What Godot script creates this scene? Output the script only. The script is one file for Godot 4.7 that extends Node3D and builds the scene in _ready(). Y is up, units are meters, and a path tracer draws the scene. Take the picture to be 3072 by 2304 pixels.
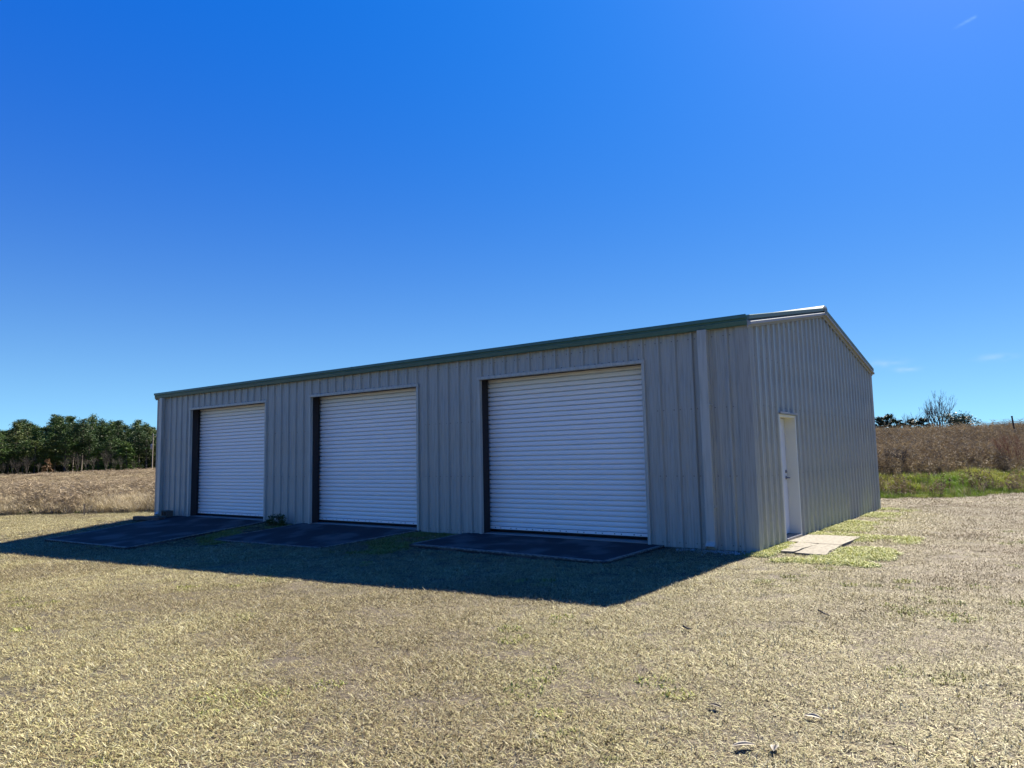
extends Node3D

# A three-bay metal building on a dormant lawn. x runs along the long front (0 = near corner, negative to the far end),
# z comes out of the front, y = 0 is the floor slab.

const LEN := 18.14      # long side
const DEP := 9.64       # gable side
const BASE := -0.045    # lower edge of the wall sheets
const EAVE := 3.655     # top of the roof at the eaves
const PITCH_UP := 0.178 # roof rise per metre
const CAM := Vector3(3.77, 1.479, 11.377)
const CAM_ROT := Vector3(0.1013, 0.6378, -0.0202)
const EXPOSE := 3.6     # the photograph is exposed for the shade
const FOCAL := 2174.97 / 2304.0  # in picture heights

var bays := [[-16.296, -12.676, 3.06], [-10.819, -7.216, 3.07], [-5.453, -1.836, 3.07]]
var walk := [1.364, 2.28, 2.15]
var edge := PackedVector2Array([Vector2(-60, 14), Vector2(-36.4, -2), Vector2(-31.4, -5.8), Vector2(-20, -13), Vector2(-8, -14.6), Vector2(-0.6, -14.4), Vector2(1.0, -15.4), Vector2(2.7, -18.6), Vector2(7, -26), Vector2(30, -36), Vector2(90, -36), Vector2(90, 70), Vector2(-110, 70), Vector2(-110, 40)])
var rng := RandomNumberGenerator.new()
var bumps := FastNoiseLite.new()
var patches := FastNoiseLite.new()
var counts := {}
var M := {}


# ---------------------------------------------------------------- naming
func numbered(called: String) -> String:
	var n: int = counts.get(called, 0)
	counts[called] = n + 1
	return called if n == 0 else "%s_%03d" % [called, n]

func tag(o: Node, label: String, category: String, group := "", kind := "") -> Node:
	if label != "": o.set_meta("label", label)
	if category != "": o.set_meta("category", category)
	if group != "": o.set_meta("group", group)
	if kind != "": o.set_meta("kind", kind)
	return o

func thing(called: String, label: String, category: String, at := Vector3.ZERO, group := "") -> Node3D:
	var o := Node3D.new()
	o.name = numbered(called)
	add_child(o)
	o.position = at
	tag(o, label, category, group)
	return o

func part(called: String, mesh: Mesh, mat: Material, parent: Node) -> MeshInstance3D:
	var o := MeshInstance3D.new()
	o.name = numbered(called) if parent == self else called
	o.mesh = mesh
	o.material_override = mat
	parent.add_child(o, true)
	return o

func copy_of(src: Node3D, at: Vector3, turn: float, size := Vector3.ONE) -> Node3D:
	var base: String = src.get_meta("base_name")
	var o: Node3D = src.duplicate()
	o.name = numbered(base)
	add_child(o)
	o.position = at
	o.rotation.y = turn
	o.scale = size
	return o


# ---------------------------------------------------------------- mesh helpers
func tool_new(flat := true) -> SurfaceTool:
	var st := SurfaceTool.new()
	st.begin(Mesh.PRIMITIVE_TRIANGLES)
	st.set_smooth_group(-1 if flat else 0)
	return st

func done(st: SurfaceTool) -> ArrayMesh:
	st.generate_normals()
	return st.commit()

func tri(st: SurfaceTool, a: Vector3, b: Vector3, c: Vector3) -> void:
	st.add_vertex(a); st.add_vertex(b); st.add_vertex(c)

func quad(st: SurfaceTool, a: Vector3, b: Vector3, c: Vector3, d: Vector3) -> void:
	tri(st, a, b, c); tri(st, a, c, d)

# a box with small chamfers on its twelve edges
func bevel_box(st: SurfaceTool, lo: Vector3, hi: Vector3, b := 0.004) -> void:
	var c := (lo + hi) * 0.5
	var h := (hi - lo) * 0.5
	b = minf(b, minf(h.x, minf(h.y, h.z)) * 0.45)
	var i := h - Vector3(b, b, b)
	for s in [-1.0, 1.0]:
		quad(st, c + Vector3(s * h.x, -i.y, -i.z), c + Vector3(s * h.x, i.y, -i.z), c + Vector3(s * h.x, i.y, i.z), c + Vector3(s * h.x, -i.y, i.z))
		quad(st, c + Vector3(-i.x, s * h.y, -i.z), c + Vector3(i.x, s * h.y, -i.z), c + Vector3(i.x, s * h.y, i.z), c + Vector3(-i.x, s * h.y, i.z))
		quad(st, c + Vector3(-i.x, -i.y, s * h.z), c + Vector3(i.x, -i.y, s * h.z), c + Vector3(i.x, i.y, s * h.z), c + Vector3(-i.x, i.y, s * h.z))
		for t in [-1.0, 1.0]:
			quad(st, c + Vector3(s * h.x, t * i.y, -i.z), c + Vector3(s * i.x, t * h.y, -i.z), c + Vector3(s * i.x, t * h.y, i.z), c + Vector3(s * h.x, t * i.y, i.z))
			quad(st, c + Vector3(s * h.x, -i.y, t * i.z), c + Vector3(s * h.x, i.y, t * i.z), c + Vector3(s * i.x, i.y, t * h.z), c + Vector3(s * i.x, -i.y, t * h.z))
			quad(st, c + Vector3(-i.x, s * h.y, t * i.z), c + Vector3(i.x, s * h.y, t * i.z), c + Vector3(i.x, s * i.y, t * h.z), c + Vector3(-i.x, s * i.y, t * h.z))
			for w in [-1.0, 1.0]:
				tri(st, c + Vector3(s * h.x, t * i.y, w * i.z), c + Vector3(s * i.x, t * h.y, w * i.z), c + Vector3(s * i.x, t * i.y, w * h.z))

func box_part(called: String, lo: Vector3, hi: Vector3, mat: Material, parent: Node, b := 0.004) -> MeshInstance3D:
	var st := tool_new()
	bevel_box(st, lo, hi, b)
	return part(called, done(st), mat, parent)

# sweeps a closed or open outline (in the plane across the path) between two ends; outline points are given by two functions of the end
func sweep(st: SurfaceTool, a: Array, b: Array, closed := true, caps := true) -> void:
	var n := a.size()
	for i in (n if closed else n - 1):
		var j := (i + 1) % n
		quad(st, a[i], a[j], b[j], b[i])
	if caps and closed:
		for ring in [a, b]:
			var flat := PackedVector2Array()
			var ax: Vector3 = (ring[1] - ring[0])
			var nn := Vector3.ZERO
			for i in n: nn += (ring[i] as Vector3).cross(ring[(i + 1) % n])
			nn = nn.normalized()
			ax = ax.normalized()
			var ay := nn.cross(ax)
			for p in ring: flat.append(Vector2((p as Vector3).dot(ax), (p as Vector3).dot(ay)))
			var idx := Geometry2D.triangulate_polygon(flat)
			for k in range(0, idx.size(), 3): tri(st, ring[idx[k]], ring[idx[k + 1]], ring[idx[k + 2]])

func tube(st: SurfaceTool, pts: Array, radii: Array, sides := 6, cap := true) -> void:
	var rings := []
	for i in pts.size():
		var d: Vector3
		if i == 0: d = pts[1] - pts[0]
		elif i == pts.size() - 1: d = pts[i] - pts[i - 1]
		else: d = pts[i + 1] - pts[i - 1]
		d = d.normalized()
		var u := d.cross(Vector3(0.31, 0.17, 0.93)).normalized()
		var v := d.cross(u)
		var ring := []
		for k in sides:
			var an := TAU * k / sides
			ring.append((pts[i] as Vector3) + (u * cos(an) + v * sin(an)) * float(radii[i]))
		rings.append(ring)
	for i in pts.size() - 1:
		for k in sides:
			var j := (k + 1) % sides
			quad(st, rings[i][k], rings[i][j], rings[i + 1][j], rings[i + 1][k])
	if cap:
		for e in [0, pts.size() - 1]:
			for k in range(1, sides - 1): tri(st, rings[e][0], rings[e][k], rings[e][k + 1])


# ---------------------------------------------------------------- materials
func noise_tex(seed_: int, freq: float, cols: Array, stops: Array, size := 512, octaves := 4) -> ImageTexture:
	var n := FastNoiseLite.new()
	n.seed = seed_
	n.frequency = freq
	n.fractal_octaves = octaves
	var src := n.get_seamless_image(size, size)
	src.convert(Image.FORMAT_L8)
	var data := src.get_data()
	var g := Gradient.new()
	g.colors = PackedColorArray(cols)
	g.offsets = PackedFloat32Array(stops)
	var lut := PackedByteArray()
	for i in 256:
		var c := g.sample(i / 255.0).linear_to_srgb()
		lut.append_array([int(clampf(c.r, 0, 1) * 255.0), int(clampf(c.g, 0, 1) * 255.0), int(clampf(c.b, 0, 1) * 255.0)])
	var out := PackedByteArray()
	out.resize(size * size * 3)
	for i in size * size:
		var k := data[i] * 3
		out[i * 3] = lut[k]; out[i * 3 + 1] = lut[k + 1]; out[i * 3 + 2] = lut[k + 2]
	return ImageTexture.create_from_image(Image.create_from_data(size, size, false, Image.FORMAT_RGB8, out))

func lin(r: float, g: float, b: float) -> Color:
	return Color(r, g, b).linear_to_srgb()

func plain(c: Color, rough := 0.6, metal := 0.0) -> StandardMaterial3D:
	var m := StandardMaterial3D.new()
	m.albedo_color = c
	m.roughness = rough
	m.metallic = metal
	return m

func textured(tex: Texture2D, scale: Vector3, rough := 0.6, tint := Color.WHITE) -> StandardMaterial3D:
	var m := plain(tint, rough)
	m.albedo_texture = tex
	m.uv1_triplanar = true
	m.uv1_world_triplanar = true
	m.uv1_scale = scale
	return m

func foliage_mat(through: float, rough := 0.7) -> StandardMaterial3D:
	var m := plain(lin(0.58, 0.58, 0.58), rough)
	m.vertex_color_use_as_albedo = true
	m.cull_mode = BaseMaterial3D.CULL_DISABLED
	m.backlight_enabled = through > 0.0
	m.backlight = Color(through, through, through)
	m.metallic_specular = 0.3
	return m

func make_materials() -> void:
	var streak := noise_tex(3, 0.02, [Color(0.80, 0.80, 0.79), Color(0.97, 0.97, 0.96), Color(1, 1, 1)], [0.2, 0.5, 0.85], 512, 5)
	M.wall = textured(streak, Vector3(2.6, 0.12, 2.6), 0.42, lin(0.395, 0.395, 0.345))
	var wave := FastNoiseLite.new()
	wave.seed = 77
	wave.frequency = 0.012
	var wi := wave.get_seamless_image(256, 256)
	wi.convert(Image.FORMAT_RGBA8)
	wi.bump_map_to_normal_map(6.0)
	M.wall.normal_enabled = true
	M.wall.normal_texture = ImageTexture.create_from_image(wi)
	M.wall.normal_scale = 0.35
	M.trim = textured(streak, Vector3(1.3, 0.1, 1.3), 0.45, lin(0.46, 0.46, 0.40))
	M.corner = textured(streak, Vector3(2.6, 0.12, 2.6), 0.75, lin(0.375, 0.375, 0.33))
	M.corner.metallic_specular = 0.2
	M.pale_trim = plain(lin(0.32, 0.34, 0.34), 0.85)
	M.pale_trim.metallic_specular = 0.15
	M.rake = plain(lin(0.14, 0.22, 0.21), 0.85)
	M.rake.metallic_specular = 0.15
	M.green = textured(streak, Vector3(0.6, 2.0, 2.0), 0.4, lin(0.048, 0.145, 0.125))
	M.roof = plain(lin(0.30, 0.32, 0.32), 0.5, 0.2)
	M.slat = plain(lin(0.89, 0.885, 0.85), 0.38)
	M.slat_bar = plain(lin(0.62, 0.60, 0.56), 0.5)
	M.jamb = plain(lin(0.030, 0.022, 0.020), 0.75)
	M.rubber = plain(lin(0.015, 0.015, 0.016), 0.8)
	M.leaf_door = plain(lin(0.72, 0.73, 0.72), 0.45)
	M.frame_cream = plain(lin(0.70, 0.68, 0.58), 0.5)
	M.steel = plain(lin(0.20, 0.20, 0.21), 0.4, 0.7)
	M.screw = plain(lin(0.18, 0.18, 0.17), 0.5, 0.2)
	M.floor = plain(lin(0.22, 0.21, 0.19), 0.9)
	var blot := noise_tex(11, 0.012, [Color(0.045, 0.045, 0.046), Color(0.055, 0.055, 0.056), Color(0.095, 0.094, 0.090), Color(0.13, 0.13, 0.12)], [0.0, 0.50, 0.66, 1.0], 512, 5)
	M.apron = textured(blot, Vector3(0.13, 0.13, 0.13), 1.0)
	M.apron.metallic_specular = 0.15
	M.apron_edge = textured(noise_tex(12, 0.03, [Color(0.08, 0.08, 0.07), Color(0.22, 0.21, 0.18)], [0.3, 0.7], 256, 4), Vector3(1.5, 1.5, 1.5), 0.9)
	var conc := noise_tex(13, 0.03, [Color(0.10, 0.092, 0.072), Color(0.165, 0.152, 0.122), Color(0.20, 0.185, 0.152)], [0.25, 0.5, 0.8], 512, 5)
	M.paver = textured(conc, Vector3(0.8, 0.8, 0.8), 0.92)
	M.block = textured(conc, Vector3(2, 2, 2), 0.95, lin(0.6, 0.6, 0.6))
	M.timber = textured(noise_tex(14, 0.02, [Color(0.05, 0.042, 0.035), Color(0.12, 0.1, 0.085)], [0.3, 0.7], 256, 4), Vector3(0.5, 6, 6), 0.9)
	M.stake = plain(lin(0.30, 0.23, 0.14), 0.9)
	M.post = plain(lin(0.025, 0.018, 0.015), 0.7)
	M.pole = plain(lin(0.15, 0.125, 0.10), 0.9)
	M.can = plain(lin(0.2, 0.21, 0.22), 0.5)
	M.gravel = plain(Color.WHITE, 0.9)
	M.gravel.vertex_color_use_as_albedo = true
	var soil := noise_tex(21, 0.05, [Color(0.55, 0.52, 0.48), Color(0.85, 0.83, 0.8), Color(1, 1, 1)], [0.25, 0.55, 0.8], 1024, 5)
	M.ground = textured(soil, Vector3(0.9, 0.9, 0.9), 0.95, lin(0.6, 0.6, 0.6))
	M.ground.vertex_color_use_as_albedo = true
	M.grass = foliage_mat(0.55, 0.65)
	M.grass.albedo_color = lin(0.64, 0.64, 0.64)
	M.weed = foliage_mat(0.5, 0.8)
	M.needle = foliage_mat(0.35, 0.6)
	M.needle.albedo_color = lin(0.74, 0.74, 0.74)
	M.bark = plain(lin(0.065, 0.055, 0.045), 0.95)
	M.grey_bark = plain(lin(0.075, 0.066, 0.056), 0.95)
	M.dark_bark = plain(lin(0.045, 0.042, 0.045), 0.95)
	M.red_bark = plain(lin(0.14, 0.065, 0.04), 0.95)


# ---------------------------------------------------------------- terrain
func edge_dist(x: float, z: float) -> float:
	# metres beyond the edge of the mown lawn (negative inside it)
	var best := 1e9
	var inside := false
	var n := edge.size()
	var px := Vector2(x, z)
	for i in n:
		var a := edge[i]
		var b := edge[(i + 1) % n]
		var q := b - a
		var t := clampf((px - a).dot(q) / q.length_squared(), 0.0, 1.0)
		best = minf(best, px.distance_squared_to(a + q * t))
		if (a.y > z) != (b.y > z) and x < (b.x - a.x) * (z - a.y) / (b.y - a.y) + a.x: inside = not inside
	best = sqrt(best)
	return -best if inside else best

func lawn_y(x: float, z: float) -> float:
	var fall := maxf(clampf(z / lerpf(2.4, 4.2, smoothstep(-11.0, -14.0, x)), 0.0, 1.0), smoothstep(18.2, 22.0, -x))
	return -0.06 - 0.023 * clampf(-x, 0.0, 30.0) * fall + 0.018 * bumps.get_noise_2d(x * 3.0, z * 3.0) * smoothstep(0.0, 1.5, maxf(maxf(z, x), maxf(-z - DEP, -x - LEN)))

func ground_y(x: float, z: float, d := 999.0) -> float:
	var y := lawn_y(x, z)
	if d > 900.0: d = edge_dist(x, z)
	if d <= 0.0: return y
	var an := rad_to_deg(atan2(x - 3.8, 11.4 - z))
	var w := smoothstep(-50.0, -20.0, an)
	var left := 0.2 * smoothstep(0.0, 3.0, d) + 0.0115 * minf(d, 68.0) - 0.014 * maxf(0.0, d - 68.0) - 0.035 * clampf(z + 39.0, -20.0, 40.0) * smoothstep(20.0, 60.0, d)
	var right := 0.5 * smoothstep(0.0, 3.5, d) + 0.083 * clampf(d - 1.0, 0.0, 30.0) - 0.03 * maxf(0.0, minf(d, 160.0) - 31.0) + 0.036 * clampf(x + 2.0, -6.0, 12.0) * smoothstep(8.0, 28.0, d)
	return y + lerpf(left, right, w) + 0.12 * bumps.get_noise_2d(x * 0.8, z * 0.8) * smoothstep(1.0, 6.0, d)

func pixel_dir(u: float, v: float) -> Vector3:
	return (Basis.from_euler(CAM_ROT) * Vector3((u - 1536.0) / 2174.97, -(v - 1152.0) / 2174.97, -1.0)).normalized()

func on_ground(u: float, v: float) -> Vector3:
	var d := pixel_dir(u, v)
	var t := 2.0
	while t < 300.0:
		var p := CAM + d * t
		if p.y < ground_y(p.x, p.z): return Vector3(p.x, ground_y(p.x, p.z), p.z)
		t += 0.05
	return CAM + d * 300.0

# the point at a given horizontal distance in a pixel's direction, set on the ground
func at_range(u: float, metres: float) -> Vector3:
	var d := pixel_dir(u, 1300.0)
	var f := Vector2(d.x, d.z).normalized() * metres
	var p := Vector3(CAM.x + f.x, 0, CAM.z + f.y)
	p.y = ground_y(p.x, p.z)
	return p

func make_ground() -> void:
	var xs: Array[float] = []
	var zs: Array[float] = []
	var v := -420.0
	while v < -46.0: xs.append(v); v += 8.0
	v = -46.0
	while v < 15.0: xs.append(v); v += 0.5
	while v < 340.0: xs.append(v); v += 9.0
	v = -420.0
	while v < -60.0: zs.append(v); v += 8.0
	while v < -28.0: zs.append(v); v += 2.0
	while v < 14.0: zs.append(v); v += 0.5
	while v < 200.0: zs.append(v); v += 9.0
	var verts := PackedVector3Array()
	var cols := PackedColorArray()
	var idx := PackedInt32Array()
	for z in zs:
		for x in xs:
			var d := edge_dist(x, z)
			verts.append(Vector3(x, ground_y(x, z, d), z))
			var c := Color(0.11, 0.09, 0.06)
			var n := patches.get_noise_2d(x * 2.0, z * 2.0)
			c = c.lerp(Color(0.08, 0.066, 0.046), clampf(n * 1.5 + 0.3, 0, 1))
			if d > 0.0:
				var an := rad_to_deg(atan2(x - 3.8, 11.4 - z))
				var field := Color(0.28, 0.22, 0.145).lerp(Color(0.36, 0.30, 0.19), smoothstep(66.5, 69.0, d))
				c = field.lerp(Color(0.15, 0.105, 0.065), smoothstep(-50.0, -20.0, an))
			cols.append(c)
	var w := xs.size()
	for j in zs.size() - 1:
		for i in w - 1:
			var a := j * w + i
			idx.append_array([a, a + 1, a + w + 1, a, a + w + 1, a + w])
	var arr := []
	arr.resize(Mesh.ARRAY_MAX)
	arr[Mesh.ARRAY_VERTEX] = verts
	arr[Mesh.ARRAY_COLOR] = cols
	arr[Mesh.ARRAY_INDEX] = idx
	var am := ArrayMesh.new()
	am.add_surface_from_arrays(Mesh.PRIMITIVE_TRIANGLES, arr)
	var st := SurfaceTool.new()
	st.create_from(am, 0)
	st.generate_normals()
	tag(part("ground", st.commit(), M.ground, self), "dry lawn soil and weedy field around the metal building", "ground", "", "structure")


# ---------------------------------------------------------------- building
# outline of a ribbed sheet between two coordinates: [coordinate, how far it stands out]
func rib_outline(u0: float, u1: float, first: float, pitch: float, extra := []) -> Array:
	var pts := []
	var k0 := int(floor((u0 - first) / pitch)) - 1
	var k1 := int(ceil((u1 - first) / pitch)) + 1
	for k in range(k0, k1 + 1):
		var c := first + k * pitch
		pts.append_array([[c - 0.036, 0.0], [c - 0.017, 0.040], [c + 0.017, 0.040], [c + 0.036, 0.0]])
		for m in [0.107, 0.193]:
			pts.append_array([[c + m - 0.020, 0.0], [c + m - 0.012, 0.005], [c + m + 0.012, 0.005], [c + m + 0.020, 0.0]])
	var cut := []
	var marks := [u0, u1]
	for e in extra:
		if e > u0 and e < u1: marks.append(e)
	for i in pts.size():
		if pts[i][0] > u0 + 1e-4 and pts[i][0] < u1 - 1e-4: cut.append(pts[i])
	for e in marks:
		var h := 0.0
		for i in pts.size() - 1:
			if pts[i][0] <= e and pts[i + 1][0] >= e:
				h = lerpf(pts[i][1], pts[i + 1][1], (e - pts[i][0]) / maxf(pts[i + 1][0] - pts[i][0], 1e-6))
		cut.append([e, h])
	cut.sort_custom(func(a, b): return a[0] < b[0])
	return cut

func roof_y(z: float) -> float:
	return EAVE - 0.02 + PITCH_UP * minf(-z, DEP + z)

# side: "front", "back" (sheets along x), "gable", "end" (sheets along z)
func wall_panel(st: SurfaceTool, side: String, u0: float, u1: float, holes: Array, low: float) -> void:
	var extra := [DEP * 0.5]
	for h in holes: extra.append_array([h[0], h[1]])
	var o := rib_outline(u0, u1, 0.33 if side in ["front", "back"] else 0.36, 0.3 if side in ["front", "back"] else 0.305, extra)
	for i in o.size() - 1:
		var a: Array = o[i]
		var b: Array = o[i + 1]
		if b[0] - a[0] < 1e-4: continue
		var mid: float = (a[0] + b[0]) * 0.5
		var lo := low
		for h in holes:
			if mid > h[0] and mid < h[1]: lo = h[2]
		var q := []
		for e in [[a, lo], [b, lo], [b, 99.0], [a, 99.0]]:
			var u: float = e[0][0]
			var h: float = e[0][1]
			var top := roof_y(0.0) - 0.06 if side in ["front", "back"] else roof_y(-u) - 0.035
			var y := minf(e[1], top)
			match side:
				"front": q.append(Vector3(-u, y, h))
				"back": q.append(Vector3(-u, y, -DEP - h))
				"gable": q.append(Vector3(h, y, -u))
				"end": q.append(Vector3(-LEN - h, y, -u))
		quad(st, q[0], q[1], q[2], q[3])

func make_building() -> Node3D:
	var b := thing("metal_building", "long grey ribbed metal building with three white roll-up doors and green gutter", "building")
	# floor slab
	box_part("floor_slab", Vector3(-LEN + 0.01, -0.35, -DEP + 0.01), Vector3(-0.01, 0.0, -0.012), M.floor, b, 0.01)
	var front_holes := []
	for o in bays: front_holes.append([-o[1], -o[0], o[2]])
	front_holes.reverse()
	var u := 0.0
	while u < LEN - 0.05:
		var u1 := minf(u + 0.9, LEN)
		if LEN - u1 < 0.2: u1 = LEN
		var st := tool_new()
		wall_panel(st, "front", u, u1, front_holes, BASE)
		part("wall_panel", done(st), M.wall, b)
		st = tool_new()
		wall_panel(st, "back", u, u1, [], BASE)
		part("wall_panel", done(st), M.wall, b)
		# roof sheets, one on each slope
		for s in [0, 1]:
			st = tool_new()
			var o := rib_outline(u if u > 0 else -0.05, u1 if u1 < LEN else LEN + 0.05, 0.33, 0.3)
			for i in o.size() - 1:
				var q := []
				for e in [[o[i], 0.06], [o[i + 1], 0.06], [o[i + 1], -DEP * 0.5], [o[i], -DEP * 0.5]]:
					var zz: float = e[1]
					q.append(Vector3(-e[0][0], EAVE - 0.035 + PITCH_UP * -zz + e[0][1], zz if s == 0 else -DEP - zz))
				quad(st, q[0], q[1], q[2], q[3])
			part("roof_panel", done(st), M.roof, b)
		u = u1
	u = 0.0
	while u < DEP - 0.05:
		var u1 := minf(u + 0.915, DEP)
		if DEP - u1 < 0.2: u1 = DEP
		for side in ["gable", "end"]:
			var st := tool_new()
			wall_panel(st, side, u, u1, [walk] if side == "gable" else [], BASE)
			part("wall_panel", done(st), M.wall, b)
		u = u1
	# corner trims, folded round each corner
	for cx in [0.0, -LEN]:
		for cz in [0.0, -DEP]:
			var sx := 1.0 if cx == 0.0 else -1.0
			var sz := 1.0 if cz == 0.0 else -1.0
			var st := tool_new()
			var ring := [Vector2(-0.17, 0.006), Vector2(-0.165, 0.044), Vector2(0.042, 0.044), Vector2(0.044, 0.042), Vector2(0.044, -0.10), Vector2(0.006, -0.105), Vector2(0.006, 0.006)]
			var lo := []
			var hi := []
			for r in ring:
				lo.append(Vector3(cx + sx * r.x, BASE - 0.006, cz + sz * r.y))
				hi.append(Vector3(cx + sx * r.x, EAVE - 0.13, cz + sz * r.y))
			sweep(st, lo, hi)
			part("corner_trim", done(st), M.corner, b)
	make_eaves(b)
	for i in 3: make_bay(b, bays[i][0], bays[i][1], bays[i][2])
	make_walk_door(b)
	make_screws(b)
	return b

func make_eaves(b: Node3D) -> void:
	# box gutters along both eaves
	var outline := [[0.037, 3.495], [0.095, 3.488], [0.108, 3.497], [0.128, 3.560], [0.118, 3.578], [0.122, 3.590], [0.150, 3.600], [0.152, 3.648], [0.146, 3.657], [0.138, 3.650], [0.136, 3.622], [0.037, 3.610]]
	for s in [0, 1]:
		var st := tool_new()
		var l := []
		var r := []
		for p in outline:
			var z: float = p[0] if s == 0 else -DEP - p[0]
			l.append(Vector3(-LEN - 0.075, p[1], z))
			r.append(Vector3(0.045, p[1], z))
		sweep(st, l, r)
		var g := part("gutter", done(st), M.green, b)
		# joint collars where two lengths of gutter overlap
		for x in [-3.1, -9.2, -15.2]:
			st = tool_new()
			l = []
			r = []
			for p in outline:
				var z: float = (p[0] + 0.0025) if s == 0 else -DEP - p[0] - 0.0025
				l.append(Vector3(x - 0.03, p[1] + (0.002 if p[1] > 3.55 else -0.002), z))
				r.append(Vector3(x + 0.03, p[1] + (0.002 if p[1] > 3.55 else -0.002), z))
			sweep(st, l, r, false, false)
			part("joint_strap", done(st), M.green, g)
	# downspouts on the front
	for x in [-0.775, -17.88]:
		var st := tool_new()
		var w := 0.155
		var rings := []
		for p in [[3.489, 0.045], [0.10, 0.045], [0.035, 0.055], [-0.035, 0.10]]:
			var ring := []
			var y: float = p[0]
			var z: float = p[1]
			for q in [[0.008, 0.0], [w - 0.008, 0.0], [w, 0.008], [w, 0.096], [w - 0.01, 0.104], [0.01, 0.104], [0.0, 0.096], [0.0, 0.008]]:
				ring.append(Vector3(x + q[0], y + (q[1] * 0.35 if y < 0.09 and y > 0.0 else (q[1] * 0.55 if y < 0 else 0.0)), z + q[1]))
			rings.append(ring)
		for i in 3: sweep(st, rings[i], rings[i + 1], true, false)
		var ds := part("downspout", done(st), M.trim, b)
		for y in [0.62, 2.25]:
			st = tool_new()
			bevel_box(st, Vector3(x - 0.014, y, 0.034), Vector3(x + w + 0.014, y + 0.028, 0.146), 0.003)
			part("strap", done(st), M.trim, ds)
	# rake trims on both ends, near and far slope, upper cap and lower pale strip
	var upper := [[0.0, 0.012], [0.088, 0.010], [0.095, 0.003], [0.095, -0.056], [0.060, -0.066], [0.042, -0.066], [0.040, -0.02], [0.0, -0.006]]
	var lower := [[0.038, -0.070], [0.102, -0.098], [0.108, -0.104], [0.108, -0.146], [0.100, -0.152], [0.060, -0.154], [0.046, -0.192], [0.038, -0.192]]
	for side in [0, 1]:
		for slope in [0, 1]:
			for k in 2:
				var prof: Array = [upper, lower][k]
				var a := []
				var c := []
				for p in prof:
					var x: float = p[0] if side == 0 else -LEN - p[0]
					var dz := 0.10
					a.append(Vector3(x, EAVE + p[1] - PITCH_UP * dz, dz if slope == 0 else -DEP - dz))
					c.append(Vector3(x, EAVE + p[1] + PITCH_UP * DEP * 0.5, -DEP * 0.5))
				var st := tool_new()
				sweep(st, a, c)
				part("rake_trim", done(st), [M.rake, M.pale_trim][k], b)
		# peak cap with a small raised plate
		var x0 := 0.109 if side == 0 else -LEN - 0.109
		var sx := 1.0 if side == 0 else -1.0
		var py := EAVE + PITCH_UP * DEP * 0.5
		var pz := -DEP * 0.5
		var hex := [[-0.11, -0.175], [-0.11, -0.01], [-0.02, 0.035], [0.02, 0.035], [0.11, -0.01], [0.11, -0.175], [0.0, -0.155]]
		var st2 := tool_new()
		var f := []
		var g := []
		for h in hex:
			f.append(Vector3(x0, py + h[1], pz + h[0]))
			g.append(Vector3(x0 + sx * 0.008, py + h[1], pz + h[0]))
		sweep(st2, f, g)
		var cap := part("peak_cap", done(st2), M.pale_trim, b)
		st2 = tool_new()
		bevel_box(st2, Vector3(minf(x0 + sx * 0.009, x0 + sx * 0.016), py - 0.12, pz - 0.065), Vector3(maxf(x0 + sx * 0.009, x0 + sx * 0.016), py - 0.02, pz + 0.065), 0.003)
		part("plate", done(st2), M.rake, cap)
	# ridge cap
	var st := tool_new()
	var l := []
	var r := []
	for p in [[-0.18, 0.012], [-0.05, 0.045], [0.0, 0.058], [0.05, 0.045], [0.18, 0.012], [0.18, 0.004], [0.0, 0.036], [-0.18, 0.004]]:
		var y: float = EAVE + PITCH_UP * (DEP * 0.5 - absf(p[0])) + p[1]
		l.append(Vector3(-LEN - 0.09, y, -DEP * 0.5 + p[0]))
		r.append(Vector3(0.09, y, -DEP * 0.5 + p[0]))
	sweep(st, l, r)
	part("ridge_cap", done(st), M.roof, b)

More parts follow.
